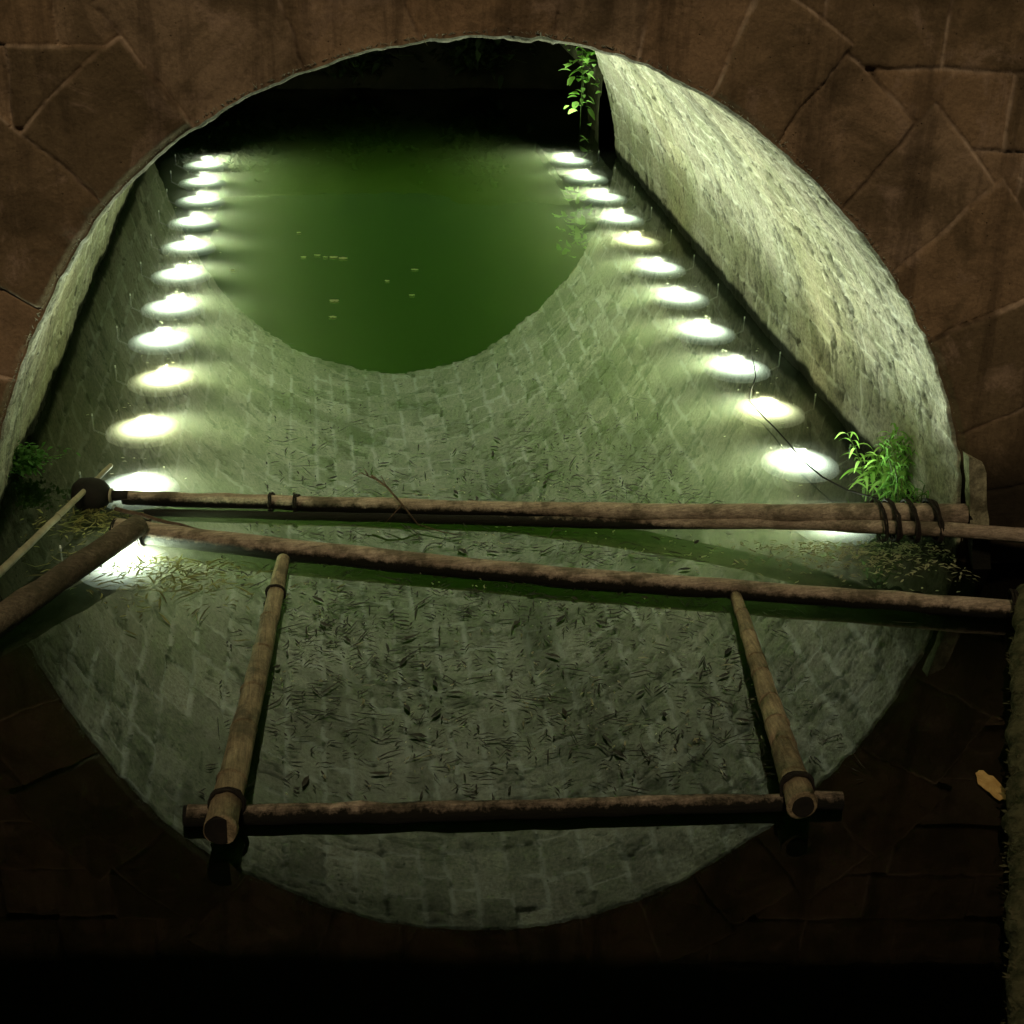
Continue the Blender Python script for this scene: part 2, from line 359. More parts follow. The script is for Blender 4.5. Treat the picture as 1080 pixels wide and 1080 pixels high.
# fringe of dry roots along the lip of the arch
mb = MB()
for k in range(620):
    s0 = random.uniform(SMID - 3.9, SMID + 3.9); a0, x0, z0, nx0, nz0 = (float(q) for q in at_s(np.array(s0)))
    p = Vector((x0 + nx0 * .03, SK * x0 - .002, z0 + nz0 * .03)); l = random.uniform(.006, .022) * (2.2 if random.random() < .06 else 1)
    d = Vector((-nx0 * random.uniform(-.9, .35) + random.uniform(-.7, .7) * nz0, -random.uniform(.1, .7), -nz0 * random.uniform(-.9, .35) - random.uniform(-.7, .7) * nx0)).normalized()
    q = p + d * l; m = (p + q) / 2 + Vector((random.uniform(-1, 1), 0, random.uniform(-1, 1))) * l * .2
    mb.tube([p - d * .01, m, q], [.0022, .0016, .0006], 4, True)
fr = mb.build('root_fringe', M['fringe'], bridge); fr['kind'] = 'stuff'

# ------------------------------------------------------------------ ground, water
def sheet(name, x0, x1, y0, y1, zf, nx_, ny_, mat):
    xs = np.linspace(x0, x1, nx_); ys = np.linspace(y0, y1, ny_); Xg, Yg = np.meshgrid(xs, ys, indexing='ij')
    return grid_obj(name, np.stack([Xg, Yg, zf(Xg, Yg)], -1), np.zeros((*Xg.shape, 3)), mat, None)
def bedz(X, Y):
    n = fbm(np.stack([X * .6, Y * .6, 0 * X], -1), 3, 5)
    return -1.3 + .08 * n + 3.2 * sstep(12.3, 14.6, Y + .5 * n) + 3.0 * sstep(15, 40, Y) * .4 + 3.0 * sstep(5.5, 9, np.abs(X)) * sstep(9.8, 12, Y) + 3.2 * sstep(-9.5, -11.5, Y)
g = sheet('river_bed', -60, 60, -60, 60, bedz, 240, 240, M['mud']); g['kind'] = 'structure'
mb = MB(); mb.box((0, 1.5, -.9), (26, 27, 1.8)); wt = mb.build('river_water', M['water']); wt['kind'] = 'structure'

# ------------------------------------------------------------------ underwater lamps, two rows of twelve
def make_lamp(lens_mat):
    r = empty('underwater_lamp')
    mb = MB(); mb.tube([(0, 0, -.26), (0, 0, -.25), (0, 0, -.14), (0, 0, -.125)], [.10, .15, .20, .21], 32); mb.build('housing', M['metal'], r)
    mb = MB(); mb.tube([(0, 0, -.128), (0, 0, -.11), (0, 0, -.092)], [.25, .245, .17], 32); mb.build('lens', lens_mat, r)
    mb = MB(); mb.tube([(.32, 0, -.10), (.32, 0, .015)], .005, 8); mb.tube([(.32, 0, -.10), (.2, 0, -.16)], .007, 8); mb.build('bracket_pin', M['pin'], r)
    return r
def lamp_lights(r, k, side, warm):
    col = (.93, 1., .68) if warm else L_COL
    sp = bpy.data.lights.new('lamp_beam', 'SPOT'); sp.energy = L_SPOT; sp.color = col; sp.spot_size = R_(SPOT_DEG); sp.spot_blend = 1.; sp.shadow_soft_size = .035
    o = bpy.data.objects.new('lamp_beam', sp); C.objects.link(o); o.parent = r; o.location = (0, 0, -.07)
    ti = TILT_IN if k % 2 == 0 else 37; tf = TILT_FWD if k < 9 else 22   # floodlights set by hand: no two rows of beams agree
    d = Vector((-side * math.sin(R_(ti)), -math.sin(R_(tf)) * (1 if r.location.x > 0 else -1), 1)); o.rotation_euler = d.to_track_quat('-Z', 'Y').to_euler()
    sd = bpy.data.lights.new('lamp_side_beam', 'SPOT'); sd.energy = L_SIDE * (1 if k < 10 else .5); sd.color = (.86, 1., .76); sd.spot_size = R_(104); sd.spot_blend = 1.; sd.shadow_soft_size = .06
    o = bpy.data.objects.new('lamp_side_beam', sd); C.objects.link(o); o.parent = r; o.location = (-.06, 0, -.075); o.rotation_euler = Vector((-1, -.22 if r.location.x < 0 else .22, -.02)).to_track_quat('-Z', 'Y').to_euler()
    return sp
SPOT_DEG = 128; TILT_IN = 45; TILT_FWD = 10
ORD = ['nearest', 'second', 'third', 'fourth', 'fifth', 'sixth', 'seventh', 'eighth', 'ninth', 'tenth', 'eleventh', 'farthest']
right = [(1.99, 9.45), (2.02, 8.66), (2.06, 7.82), (2.06, 7.0), (2.07, 6.19), (2.09, 5.38), (2.09, 4.55), (2.08, 3.71), (2.13, 2.92), (2.13, 2.1), (2.08, 1.25), (2.02, .42)]
left = [(-2.12, 9.3), (-2.11, 8.55), (-2.09, 7.8), (-2.1, 7.0), (-2.1, 6.19), (-2.11, 5.35), (-2.11, 4.5), (-2.13, 3.74), (-2.05, 2.92), (-2.1, 2.06), (-2.06, 1.18), (-2.04, .26)]
proto = {}
for rowname, pts, side in (('right', right, 1), ('left', left, -1)):
    for k, (lx, ly) in enumerate(pts):
        warm = (rowname == 'left' and k in (8, 9)) or (rowname == 'right' and k in (4, 9))
        key = 'w' if warm else 'c'
        if key not in proto: r = proto[key] = make_lamp(M['lensy' if warm else 'lensw'])
        else: r = copy_tree(proto[key])
        NEW = r; r.location = (lx, ly, 0); r.rotation_euler = (0, 0, 0 if side > 0 else math.pi)
        o_ = ORD[11 - k]; wall = 'under the broad right wall' if side > 0 else 'under the narrow left wall'
        lb = f"{o_} {'yellowish' if warm else 'white'} glowing underwater lamp in the row {wall}"
        tag(r, lb, 'lamp', 'underwater lamps in two rows')
# lights are added after copying so that each lamp owns its own beam
for r in [o for o in C.objects if o.name.startswith('underwater_lamp')]:
    side = 1 if r.location.x > 0 else -1; warm = 'yellowish' in r['label']
    k = round((9.45 - r.location.y) / .82); lamp_lights(r, k, 1, warm)

# ------------------------------------------------------------------ floating pole frame
def pole_pts(a, b, n=16, sag=0, wav=.004, seed=0):
    r_ = random.Random(seed); a = Vector(a); b = Vector(b); out = []
    for i in range(n):
        t = i / (n - 1); p = a.lerp(b, t)
        p += Vector((r_.uniform(-1, 1), r_.uniform(-1, 1), r_.uniform(-1, 1))) * wav; p.z -= sag * math.sin(math.pi * t); out.append(p)
    return out
def radii(r0, r1, n, knots=0, seed=0, j=.03):
    r_ = random.Random(seed); return [(r0 + (r1 - r0) * i / (n - 1)) * (1 + r_.uniform(-j, j)) for i in range(n)]
def poly(points, n, seed, wav=.004):
    pts = []
    L_ = [0]
    for p, q in zip(points, points[1:]): L_.append(L_[-1] + (Vector(q) - Vector(p)).length)
    for i in range(n):
        t = L_[-1] * i / (n - 1); j = max(k for k in range(len(L_) - 1) if L_[k] <= t + 1e-9)
        p = Vector(points[j]).lerp(Vector(points[j + 1]), (t - L_[j]) / (L_[j + 1] - L_[j])); r_ = random.Random(seed * 100 + i)
        pts.append(p + Vector((r_.uniform(-1, 1), r_.uniform(-1, 1), r_.uniform(-1, 1))) * wav)
    return pts
def ring_on(mb, p, d, r, w=.016, thick=.004, turns=3):
    p = Vector(p); d = Vector(d).normalized(); u = d.orthogonal().normalized(); v = d.cross(u); pts = []
    n = 18 * turns
    for i in range(n + 1):
        a_ = 2 * math.pi * i / 18; pts.append(p + d * (w * (i / n - .5) + random.uniform(-.3, .3) * thick) + (u * math.cos(a_) + v * math.sin(a_)) * (r + thick * random.uniform(.3, 1.3)))
    pts += [pts[-1] + Vector((random.uniform(-.02, .02), random.uniform(-.03, .01), .012)), pts[-1] + Vector((random.uniform(-.05, .05), random.uniform(-.06, 0), -.005))]
    mb.tube(pts, [thick * random.uniform(.7, 1.15) for _ in pts], 6)
def bamboo(mb, a, b, r0, r1, nodes, seed, wav=.003):
    """a culm with swollen node rings"""
    r_ = random.Random(seed); a = Vector(a); b = Vector(b); pts = []; rad = []
    cuts = [0] + [max(.01, min(.99, t + r_.uniform(-.02, .02))) for t in nodes] + [1]
    for i in range(len(cuts) - 1):
        t0, t1 = cuts[i], cuts[i + 1]
        for q, k in ((.0, 1.0 if i == 0 else .93), (.04, 1.0), (.5, .985), (.96, 1.0), (.985, 1.07)):
            t = t0 + (t1 - t0) * q; pts.append(a.lerp(b, t) + Vector((r_.uniform(-1, 1), r_.uniform(-1, 1), 0)) * wav); rad.append((r0 + (r1 - r0) * t) * k)
    pts.append(b); rad.append(r1)
    mb.tube(pts, rad, 18, True, .01, True, seed)
def cut_end(name, p, d, r, parent, hollow=False):
    """dark cut face set 2 mm proud of the pole's end; hollow culms get a narrower disc"""
    mb = MB(); p = Vector(p); d = Vector(d).normalized()
    mb.tube([p - d * .01, p + d * .010], [r * (.74 if hollow else .99), r * (.72 if hollow else .95)], 18); return mb.build(name, M['dark'], parent)  # on hollow ends the black disc paints the shade inside the bore

frame = empty('floating_pole_frame', (0, -.8, 0)); FO = Vector((0, .8, 0))
tag(frame, 'floating frame of lashed brown poles in front of the arch, ladder like with two crossbars', 'pole frame')
def fp(*p): return Vector(p) + FO
def part(mb, name, mat, **k): return mb.build(name, M[mat], frame)
# long front pole (slightly bent), left end pokes past the corner
mb = MB(); lp = poly([fp(-2.08, .369, .045), fp(-1.221, .085, .042), fp(.298, -.347, .040), fp(2.76, -.94, .05)], 30, 3, .004)
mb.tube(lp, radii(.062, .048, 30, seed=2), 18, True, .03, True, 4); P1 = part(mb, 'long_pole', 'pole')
mb = MB(); ring_on(mb, fp(-1.94, .32, .045), (.95, -.3, 0), .064, .05, .008, 4); mb.build('lashing', M['rope'], P1)
cut_end('cut_end', fp(-2.08, .369, .045), (-.95, .3, 0), .062, P1)
# left pole running towards the viewer
mb = MB(); lp = poly([fp(-1.94, .27, .12), fp(-2.52, -.56, .055), fp(-2.95, -1.22, .04)], 16, 5, .004)
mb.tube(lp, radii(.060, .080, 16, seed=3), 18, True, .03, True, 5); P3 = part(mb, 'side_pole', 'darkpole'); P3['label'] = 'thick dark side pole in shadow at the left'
# two bamboo crossbars coming towards the viewer, resting on the near bar
mb = MB(); bamboo(mb, fp(-1.175, -.02, .03), fp(-1.388, -2.285, .105), .036, .064, [.16, .27, .42, .58, .72, .86], 6)
P5 = part(mb, 'bamboo_crossbar', 'bamboo'); P5['label'] = 'left bamboo crossbar with blackened end'
cut_end('cut_end', fp(-1.388, -2.285, .105), (-.094, -.995, .03), .064, P5)
mb = MB(); ring_on(mb, fp(-1.2095, -.385, .042), (-.09, -1, .03), .042, .02, .006, 2); mb.build('lashing', M['rope'], P5)
mb = MB(); ring_on(mb, fp(-1.372, -2.12, .100), (-.09, -1, .03), .064, .03, .007, 3); mb.build('lashing', M['rope'], P5)
mb = MB(); bamboo(mb, fp(1.13, -.58, .03), fp(.902, -2.36, .105), .030, .063, [.12, .25, .36, .46, .57, .68, .79, .90], 7)
P7 = part(mb, 'bamboo_crossbar', 'bamboo'); P7['label'] = 'right bamboo crossbar with many node rings and hollow end'
cut_end('cut_end', fp(.902, -2.36, .105), (-.127, -.99, .045), .063, P7, True)
mb = MB(); ring_on(mb, fp(.919, -2.235, .100), (-.127, -.99, .045), .063, .035, .007, 3); mb.build('lashing', M['rope'], P7)
# near bar
mb = MB(); lp = poly([fp(-1.535, -2.09, .028), fp(-.244, -2.18, .026), fp(1.11, -2.25, .030)], 24, 9, .005)
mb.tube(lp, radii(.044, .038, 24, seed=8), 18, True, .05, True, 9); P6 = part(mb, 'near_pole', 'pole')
cut_end('cut_end', fp(-1.535, -2.09, .028), (-1, .07, 0), .044, P6)
# mossy pole at the right edge
mb = MB(); lp = poly([fp(2.585, -.83, .13), fp(2.555, -.90, .09), fp(1.84, -2.40, .05), fp(1.335, -3.50, .05), fp(.97, -4.3, .05)], 60, 11, .012)
mb.tube(lp, radii(.066, .085, 60, seed=12, j=.10), 16, True, .10, True, 13); P8 = part(mb, 'mossy_pole', 'moss'); P8['label'] = 'mossy ragged pole at the right edge'
mb = MB(); ring_on(mb, fp(2.50, -.862, .075), (.95, -.25, 0), .064, .04, .007, 3); mb.build('lashing', M['rope'], P8)
mb = MB()
for k in range(2200):
    t = random.random() ** .8; i = int(t * 55) + 2; p = lp[i] + Vector((random.uniform(-1, 1), random.uniform(-1, 1), random.uniform(-.2, 1))).normalized() * .08
    d = (p - lp[i]).normalized() * random.uniform(.004, .016) + Vector((random.uniform(-1, 1), random.uniform(-1, 1), random.uniform(-.4, .3))) * .012
    mb.strip([p - d * .3, p + d * .3, p + d], random.uniform(.008, .018), (random.uniform(-1, 1), random.uniform(-1, 1), .2))
mb.build('moss', M['moss'], P8)

# ------------------------------------------------------------------ boom of two lashed poles across the mouth of the arch
boom = empty('floating_boom', (0, .3, 0)); BO = Vector((0, -.3, 0))
tag(boom, 'floating boom of two pale lashed poles across the mouth of the arch behind the frame', 'boom')
def bp(*p): return Vector(p) + BO
mb = MB(); lp = poly([bp(-2.08, .755, .048), bp(-1.0, .595, .045), bp(.209, .416, .05), bp(1.3, .12, .14), bp(2.45, -.315, .315)], 34, 15, .004)
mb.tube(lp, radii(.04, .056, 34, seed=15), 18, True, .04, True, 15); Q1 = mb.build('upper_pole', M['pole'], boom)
cut_end('cut_end', lp[-1], (1, -.1, 0), .06, Q1)
mb = MB(); lp = poly([bp(-1.95, .62, .012), bp(-.8, .48, .014), bp(.72, .25, .03), bp(1.66, -.03, .14), bp(2.313, -.40, .265), bp(2.80, -.50, .262), bp(3.3, -.59, .255)], 34, 16, .004)
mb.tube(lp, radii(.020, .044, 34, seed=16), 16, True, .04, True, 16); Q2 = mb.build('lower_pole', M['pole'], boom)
for tx in (-1.25, -1.11):
    yy_ = .745 + (tx + 2.06) * -.137
    mb = MB(); ring_on(mb, bp(tx, yy_ - .005, .046), (1, -.14, 0), .048, .02, .006, 2); mb.build('lashing', M['rope'], Q1)
for tx, th in ((2.00, .006), (2.06, .009), (2.15, .009), (2.26, .010)):
    t = (tx - 1.3) / 1.15; cy_, cz_ = .12 - .435 * t - .055, .14 + .175 * t - .015
    mb = MB(); pts = []
    for i in range(37):
        a_ = 2 * math.pi * i / 18; jt = random.uniform(.93, 1.05); pts.append(bp(tx + .03 * i / 36 + random.uniform(-.004, .004), cy_ + .125 * jt * math.cos(a_), cz_ + .085 * jt * math.sin(a_) + .03 * math.cos(a_)))
    pts += [pts[-1] + Vector((.02, -.05, -.03)), pts[-1] + Vector((.03 * random.uniform(-1, 1), -.07, -.09))]
    mb.tube(pts, [th * random.uniform(.6, 1.1) for _ in pts], 6); mb.build('lashing', M['rope'], Q1)

# thin pale bamboo leaning in from the left wall and a thin stick below the boom
def single(name, label, cat, a, b, r0, r1, mat, nodes=None, seed=1):
    a = Vector(a); b = Vector(b); mb = MB()
    if nodes: bamboo(mb, (0, 0, 0), b - a, r0, r1, nodes, seed)
    else: mb.tube(pole_pts((0, 0, 0), b - a, 9, 0, .003, seed), radii(r0, r1, 9, seed=seed), 8)
    return tag(mb.build(name, M[mat], None, a), label, cat)
single('bamboo_stick', 'thin pale bamboo stick slanting past the black float at the left wall', 'stick', (-2.173, 1.031, .12), (-2.85, -.98, .10), .014, .026, 'palebamboo', [.1, .2, .3, .4, .5, .6, .7, .8, .9])
single('thin_stick', 'thin dark stick slanting between the boom and the long front pole', 'stick', (-2.10, .572, .07), (-1.52, .25, .045), .013, .009, 'bark', None, 4)
# black float at the left end of the boom
fl = empty('black_float', (-2.25, .77, .06)); tag(fl, 'black rounded float at the left end of the boom', 'float')
mb = MB(); mb.tube([(-.11, .03, 0), (-.10, .028, 0), (-.07, .02, .002), (-.01, 0, .004), (.05, -.01, .004), (.082, -.018, .004), (.095, -.02, .004)], [.03, .062, .088, .098, .09, .06, .03], 20, True, .02); fb = mb.build('float_body', M['dark'], fl)
mb = MB(); mb.tube([(.10, -.02, .004), (.112, -.022, .004)], [.043, .041], 16); mb.build('rim_ring', M['palebamboo'], fl)
mb = MB(); mb.tube([(.112, -.022, .004), (.20, -.03, .006)], [.03, .028], 12); mb.build('neck', M['dark'], fl)

# ------------------------------------------------------------------ leaning stone by the right springing of the arch
mb = MB(); nh = 14
ring = [(-.055, -.05), (.05, -.055), (.06, .03), (-.05, .04)]
for i in range(nh):
    t = i / (nh - 1); cx, cz = 2.63 - .215 * t * 1.0, -.25 + .90 * t
    for (qx, qy) in ring: mb.v.append((cx + qx * (1 - .1 * t) + random.uniform(-.005, .005), -.335 + qy * .7 + random.uniform(-.004, .004), cz + (qx * -.5 if i == nh - 1 else 0)))
for i in range(nh - 1):
    for k in range(4): mb.f.append((i * 4 + k, i * 4 + (k + 1) % 4, i * 4 + 4 + (k + 1) % 4, i * 4 + 4 + k)); mb.sm.append(False)
mb.f.append(tuple((nh - 1) * 4 + k for k in range(4))); mb.sm.append(False)
tag(mb.build('stone_slab', M['slab']), 'narrow pale stone slab standing in the water beside the right foot of the arch', 'stone')

# ------------------------------------------------------------------ bent black twig over the lamps, brown twig on the boom
def tw(name, label, pts, r0, r1, mat, branches=()):
    o = Vector(pts[0]); mb = MB(); q = [Vector(p) - o for p in pts]; mb.tube(q, radii(r0, r1, len(q)), 6)
    for bpts in branches: mb.tube([Vector(p) - o for p in bpts], radii(r1 * 1.1, r1 * .4, len(bpts)), 5)
    return tag(mb.build(name, M[mat], None, o), label, 'twig')
tw('bent_twig', 'long bent black twig hanging over the right row of lamps', [(2.25, .20, .13), (2.17, .30, .12), (2.10, .50, .07), (2.03, .72, .05), (1.989, .95, .045), (1.985, 1.2, .04), (1.975, 1.5, .03), (1.955, 1.72, .025), (1.92, 1.93, .05), (1.99, 2.12, .05), (2.087, 2.341, .055), (2.11, 2.48, .09), (2.122, 2.585, .12)], .006, .0035, 'blackwire')
tw('brown_twig', 'brown forked twig lying over the middle of the boom', [(-.68, .64, .19), (-.60, .53, .17), (-.52, .42, .11), (-.44, .33, .03)], .008, .004, 'bark',
   [[(-.65, .60, .18), (-.74, .66, .20), (-.80, .66, .16)], [(-.60, .53, .17), (-.63, .58, .22)], [(-.52, .42, .11), (-.62, .36, .03)], [(-.44, .33, .03), (-.3, .24, .02), (-.2, .2, .02)], [(-.7, .63, .2), (-.72, .7, .21)]])

# ------------------------------------------------------------------ plants
def lance_plant(name, label, loc, stems, leaf_len, mat, seed, tilt=.25, hmin=.2, hmax=.42, spread=.08, per=13, cat='plant', wid=.13):
    r_ = random.Random(seed); root = empty(name, loc); tag(root, label, cat); lv = MB(); st = MB()
    for k in range(stems):
        b = Vector((r_.uniform(-1, 1) * spread, r_.uniform(-1, 1) * spread * .7, -.02)); hgt = r_.uniform(hmin, hmax); dx, dy = r_.uniform(-tilt, tilt), r_.uniform(-tilt, tilt) - .1
        pts = [b + Vector((dx * t * t * hgt, dy * t * t * hgt, t * hgt)) for t in (0, .25, .5, .75, 1)]
        st.tube(pts, radii(.0055, .003, 5), 6)
        n = int(per * hgt / .35)
        for i in range(n):
            t = .28 + .72 * i / (n - 1); p = b + Vector((dx * t * t * hgt, dy * t * t * hgt, t * hgt)); a_ = i * 2.4 + r_.uniform(-.4, .4)
            L_ = leaf_len * (1.1 - .45 * t) * r_.uniform(.8, 1.15); d = Vector((math.cos(a_), math.sin(a_), 0)); up = .75 * t + .15 + r_.uniform(-.1, .2)
            q = [p + d * L_ * s_ * (1 - .12 * s_) + Vector((0, 0, L_ * (up * s_ - (up * .6 + .45) * s_ * s_))) for s_ in (0, .2, .4, .6, .8, 1)]
            lv.strip(q, L_ * wid, d.cross(Vector((0, 0, 1))))
    st.build('stem', M['stem'], root); lv.build('leaves', M[mat], root); return root
lance_plant('leafy_plant', 'bright green plant of narrow leaves on the water by the right wall', (2.34, .50, .02), 16, .17, 'green', 5, .36, .16, .44, .12, 17, 'plant', .135)
lance_plant('wall_plant', 'darker green plant of narrow leaves growing up the right wall behind the bright one', (2.36, .22, .04), 9, .15, 'dgreen', 9, .34, .18, .48, .10, 13, 'plant', .10)
r_ = random.Random(31)
mb = MB()
for k in range(26):
    b = Vector((r_.uniform(-.1, .1), r_.uniform(-.08, .08), 0)); d = Vector((r_.uniform(-.16, .04), r_.uniform(-.1, .02), r_.uniform(.04, .16)))
    mb.strip([b, b + d * .6, b + d + Vector((d.x * .3, 0, -.03))], .008, (0, 1, 0))
tag(mb.build('dry_grass', M['brownleaf'], None, (2.50, .18, .06)), 'tuft of dry yellow grass stalks at the foot of the right wall', 'grass tuft')
def small_leaf_bush(name, label, loc, n, ext, mat, seed, leaf=.03, cat='plant', droop=False):
    r_ = random.Random(seed); root = empty(name, loc); tag(root, label, cat); lv = MB(); st = MB()
    for k in range(n // 14):
        e = Vector((r_.gauss(0, .45) * ext[0], r_.gauss(0, .45) * ext[1], (r_.uniform(-1, .1) if droop else r_.uniform(.1, 1)) * ext[2]))
        m_ = e * .5 + Vector((0, 0, ext[2] * .15)); st.tube([(0, 0, 0), m_, e], [.004, .003, .0015], 5)
        for i in range(14):
            t = r_.uniform(.25, 1.05); p = (m_ * (2 * t) if t < .5 else m_.lerp(e, 2 * t - 1)) + Vector((r_.gauss(0, 1), r_.gauss(0, 1), r_.gauss(0, 1))) * leaf * .8
            d = Vector((r_.uniform(-1, 1), r_.uniform(-1, 1), r_.uniform(-.6, .5))).normalized(); L_ = leaf * r_.uniform(.6, 1.4)
            lv.strip([p, p + d * L_ * .33, p + d * L_ * .66 - Vector((0, 0, L_ * .08)), p + d * L_ - Vector((0, 0, L_ * .25))], L_ * .62, d.cross(Vector((r_.uniform(-.3, .3), r_.uniform(-.3, .3), 1))))
    st.build('stem', M['stem'], root); lv.build('leaves', M[mat], root); return root
small_leaf_bush('small_leafed_plant', 'low bushy plant of small green leaves at the foot of the left wall', (-2.68, 1.16, .07), 700, (.20, .16, .10), 'dgreen', 3)
small_leaf_bush('hanging_vine', 'ivy like vine of pale green leaves hanging at the far right corner of the arch', (2.10, 9.62, .98), 70, (.16, .1, .9), 'green', 8, .11, 'vine', True)

# ------------------------------------------------------------------ far bank: wing wall with an overhanging coping, shrubs in the dark
ww = empty('wing_wall', (2.55, 9.5, 0)); tag(ww, 'dark stone wing wall with projecting coping beyond the far right corner of the arch', 'wall')
n1, n2_ = 60, 40; u_ = np.linspace(0, 4.5, n1); w_ = np.linspace(-1.2, .80, n2_); U, W = np.meshgrid(u_, w_, indexing='ij')
offw = .05 * fbm(np.stack([U * 3, W * 3, 0 * U], -1), 4, 44) + .04 * (hsh((U / .5).astype(np.int64), (W / .3 + 9).astype(np.int64), 0 * (U).astype(np.int64), 3) - .5)
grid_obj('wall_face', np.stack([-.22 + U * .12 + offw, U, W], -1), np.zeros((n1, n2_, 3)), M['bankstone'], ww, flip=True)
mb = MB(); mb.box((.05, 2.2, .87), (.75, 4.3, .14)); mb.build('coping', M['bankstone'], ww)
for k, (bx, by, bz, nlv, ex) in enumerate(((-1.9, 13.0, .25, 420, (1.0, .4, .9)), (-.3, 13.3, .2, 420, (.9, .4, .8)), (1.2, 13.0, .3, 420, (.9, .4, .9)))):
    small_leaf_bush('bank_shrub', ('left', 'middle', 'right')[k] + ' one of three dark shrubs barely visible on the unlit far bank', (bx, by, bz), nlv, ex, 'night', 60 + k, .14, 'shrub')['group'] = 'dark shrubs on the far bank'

# ------------------------------------------------------------------ things afloat
def blade(mb, x, y, L_, w, a_, z=.004, curl=.35):
    d = Vector((math.cos(a_), math.sin(a_), 0)); n_ = Vector((-d.y, d.x, 0)); c = random.gauss(0, curl * .1) * L_ if random.random() < .85 else random.gauss(0, curl * .6) * L_
    pts = [Vector((x, y, z)) + d * L_ * (t - .5) + n_ * c * (4 * (t - .5) ** 2 - .5) + Vector((0, 0, .003 + random.uniform(0, .006))) for t in (0, .33, .66, 1)]
    mb.strip(pts, w, n_)
def P1line(x): return .0 - .24 * x - .15          # y of the long front pole at x
def boomline(x): return .42 - .13 * x
mb = MB(); cnt = 0
while cnt < 2300:
    u = random.random()
    if u < .60:                                   # inside the frame
        x = random.uniform(-1.5, 1.35); y = random.uniform(-2.1, .3); 
        if y > P1line(x) - .12: continue
        dens = 1.0 if -1.15 < x < 1.0 else .35
        dens *= .45 + .55 * min(1, (y + 2.2) / .9)
    elif u < .74: x = random.uniform(-1.4, 1.7); y = random.uniform(-.3, .6); dens = .55 if P1line(x) + .08 < y < boomline(x) - .05 else 0
    else:
        x = random.uniform(-1.3, 1.35); y = boomline(x) + .08 + random.expovariate(1.6); dens = 1. if .3 < x < 1.2 else .55
        if y > 4: continue
    dens *= .45 + .55 * float(sstep(-.3, .35, fbm(np.array([x * 2.2, y * 2.2, 0]), 3, 66)))
    if random.random() > dens: continue
    L_ = min(.16, .022 + random.expovariate(38)); blade(mb, x, y, L_, random.uniform(.004, .010), random.gauss(.12, .95)); cnt += 1
for k in range(420):                               # caught against the poles
    x = random.uniform(-1.1, 2.2); y = P1line(x) - .02 - random.expovariate(16) if k % 3 else P1line(x) + .19 + random.expovariate(16)
    if k % 3 == 0 and x > 1.0: continue
    blade(mb, x, y, .02 + random.expovariate(32), random.uniform(.004, .011), random.gauss(-.2, .5))
for k in range(46):                                # longer stalks
    x = random.uniform(-1.2, 1.1); y = random.uniform(-1.9, 1.6)
    if abs(y - P1line(x)) < .12 or abs(y - boomline(x)) < .14: continue
    blade(mb, x, y, random.uniform(.10, .22), random.uniform(.005, .009), random.gauss(.15, .6), .005, .25)
for k in range(70):                                # broader leaves
    x = random.uniform(-1.2, 1.1); y = random.uniform(-1.9, 1.6)
    if abs(y - P1line(x)) < .12 or abs(y - boomline(x)) < .14: continue
    blade(mb, x, y, random.uniform(.04, .09), random.uniform(.014, .026), random.uniform(0, 6.3))
tag(mb.build('leaf_litter', M['litter']), 'thin dark leaf and twig litter scattered over the water between the poles', 'leaf litter', kind='stuff')
mb = MB()
for k in range(800):
    x = random.uniform(-1.4, 1.6); y = random.uniform(-2.0, 1.0)
    if x > 1.2 - .3 * max(0, -y - 1): continue
    if abs(y - P1line(x)) < .12 or abs(y - boomline(x)) < .1: continue
    if float(fbm(np.array([x * 3, y * 3, 4.]), 3, 67)) < .0: continue
    blade(mb, x, y, .008 + random.expovariate(80), random.uniform(.005, .011), random.uniform(0, 6.3))
for k in range(700):                               # the bright drift under the boom on the right
    x = random.gauss(1.95, .36); y = -.02 - abs(random.gauss(0, .20)) - .1 * (x - 1.9)
    if x > 2.5 or y < -.78 + .0: continue
    if y < P1line(x) + .06 : continue
    blade(mb, x, y, random.uniform(.012, .05), random.uniform(.006, .014), random.uniform(-1.2, 1.2))
for row in (right, left):                          # specks over the lamps
    for lx, ly in row:
        for k in range(7): blade(mb, lx + random.gauss(0, .16), ly + random.gauss(.12, .14), random.uniform(.008, .03), random.uniform(.006, .01), random.gauss(0, .5))
tag(mb.build('leaf_flakes', M['chaff']), 'pale flakes and specks of leaf drifting on the lit water', 'leaf flakes', kind='stuff')
mb = MB()
for k in range(760):                               # matted leaves at the left corner
    if random.random() < .6: x = random.gauss(-1.78, .26); y = .12 - abs(random.gauss(0, .26)) - .25 * (x + 1.9)
    else: x = random.gauss(-2.22, .13); y = random.gauss(.55, .13)
    if x < -2.62: continue
    blade(mb, x, y, .02 + random.expovariate(28), random.uniform(.004, .014), random.gauss(.1, 1.), random.uniform(.003, .010))
tag(mb.build('leaf_mat', M['brownleaf']), 'matted yellow brown leaves caught in the left corner of the poles', 'leaf mat', kind='stuff')
def leaf_plate(name, label, cat, loc, L_, W_, mat, seed, thick=.003, notch=.0, group=None):
    r_ = random.Random(seed); n = 22; mb = MB(); top = []; bot = []
    for i in range(n):
        a_ = 2 * math.pi * i / n; r = 1 + r_.uniform(-.12, .12) - notch * math.exp(-((a_ - 3.3) / .35) ** 2) - notch * .6 * math.exp(-((a_ - .2) / .3) ** 2)
        top.append((math.cos(a_) * W_ * r, math.sin(a_) * L_ * r, .006 + r_.uniform(0, .006)))
    vs = top + [(p[0] * .98, p[1] * .98, p[2] - thick) for p in top] + [(0, 0, .012)]
    fs = [(i, (i + 1) % n, 2 * n) for i in range(n)] + [(i + n, (i + 1) % n + n, (i + 1) % n, i) for i in range(n)] + [tuple(n + i for i in reversed(range(n)))]
    mb.add(vs, fs); return tag(mb.build(name, M[mat], None, loc), label, cat, group)
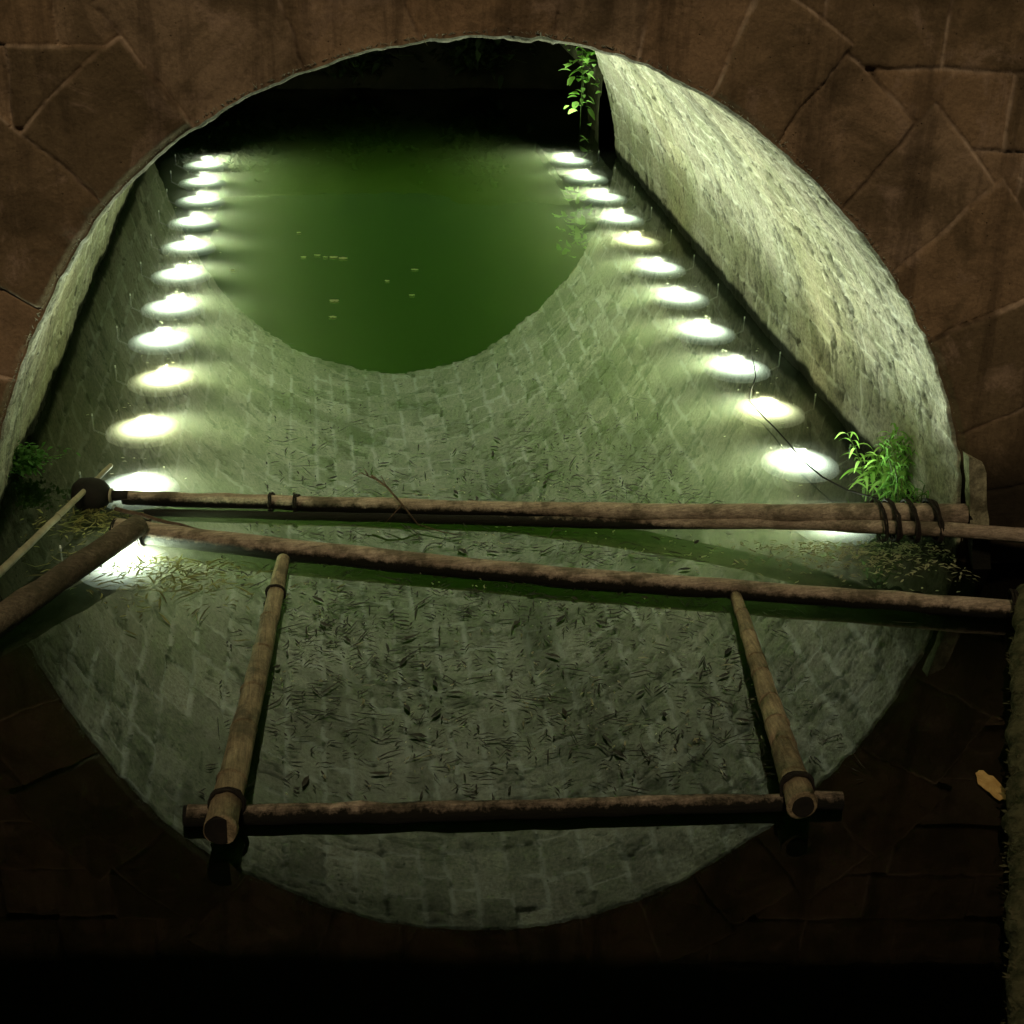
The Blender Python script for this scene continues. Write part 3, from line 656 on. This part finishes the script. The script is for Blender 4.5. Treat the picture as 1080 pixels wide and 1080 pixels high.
lf = leaf_plate('dead_leaf', 'yellow brown dead leaf floating alone on the black water at the right', 'leaf', (1.794, -2.19, 0), .10, .048, 'yellow', 5, .004, .28); lf.rotation_euler = (0, 0, .12)
for k, (x, y) in enumerate([(-1.06, 5.47), (-.94, 5.52), (-.87, 5.46), (-.80, 5.46), (-.72, 5.42), (-.82, 4.28), (-.84, 3.89), (-.12, 5.07), (-.37, 4.77), (-.19, 4.39), (-1.65, 5.11), (-1.1, 6.23)]):
    big = .034 if k in (3, 4, 5) else .022
    leaf_plate('floating_leaf', 'small pale leaf floating on the dark green water inside the arch', 'leaf', (x, y, 0), big * .7, big * random.uniform(.9, 1.5), 'chaff', 20 + k, .002, .2, 'pale leaves on the green water')

# ------------------------------------------------------------------ light, sky, camera
w = bpy.data.worlds.new('World'); S.world = w; w.use_nodes = True; nt = w.node_tree
sky = nt.nodes.new('ShaderNodeTexSky'); sky.sky_type = 'NISHITA'; sky.sun_disc = False
EL, AZ = R_(52), R_(-12)                           # dim warm street light falling from behind the viewer
sky.sun_elevation = EL; sky.sun_rotation = math.pi - AZ
bg = nt.nodes['Background']; bg.inputs['Strength'].default_value = .002; nt.links.new(sky.outputs[0], bg.inputs['Color'])
sl = bpy.data.lights.new('street_glow', 'SUN'); sl.energy = SUN; sl.color = (1, .78, .52); sl.angle = R_(6)
so = bpy.data.objects.new('street_glow', sl); C.objects.link(so)
dv = Vector((-math.sin(AZ) * -1 * math.cos(EL) * -1, math.cos(EL) * math.cos(AZ), -math.sin(EL))); so.rotation_euler = dv.to_track_quat('-Z', 'Y').to_euler(); so.location = (0, -8, 9)

cam = bpy.data.cameras.new('camera'); co = bpy.data.objects.new('camera', cam); C.objects.link(co)
rt, up, fw = Vector((.9908834738647209, -.13160841854450434, .02879523207056781)), Vector((.034315748790457644, .4532497164580034, .8907228098099262)), Vector((.13027805113192895, .881614382084908, -.4536338950015887))
m = Matrix(((rt.x, up.x, -fw.x, -.94917), (rt.y, up.y, -fw.y, -6.68690), (rt.z, up.z, -fw.z, 3.69702), (0, 0, 0, 1))); co.matrix_world = m
cam.sensor_width = 36; cam.lens = 50; cam.clip_end = 500; cam.clip_start = .05; S.camera = co

S.view_settings.view_transform = 'Standard'; S.view_settings.look = 'None'; S.view_settings.exposure = 0; S.view_settings.gamma = 1
S.render.engine = 'CYCLES'; cy = S.cycles
cy.max_bounces = 8; cy.diffuse_bounces = 3; cy.glossy_bounces = 3; cy.transmission_bounces = 4; cy.transparent_max_bounces = 12; cy.volume_bounces = 1
cy.use_denoising = True; cy.use_adaptive_sampling = True; cy.adaptive_threshold = .02; cy.sample_clamp_indirect = 4; cy.sample_clamp_direct = 0
cy.caustics_reflective = False; cy.caustics_refractive = False; cy.use_light_tree = True
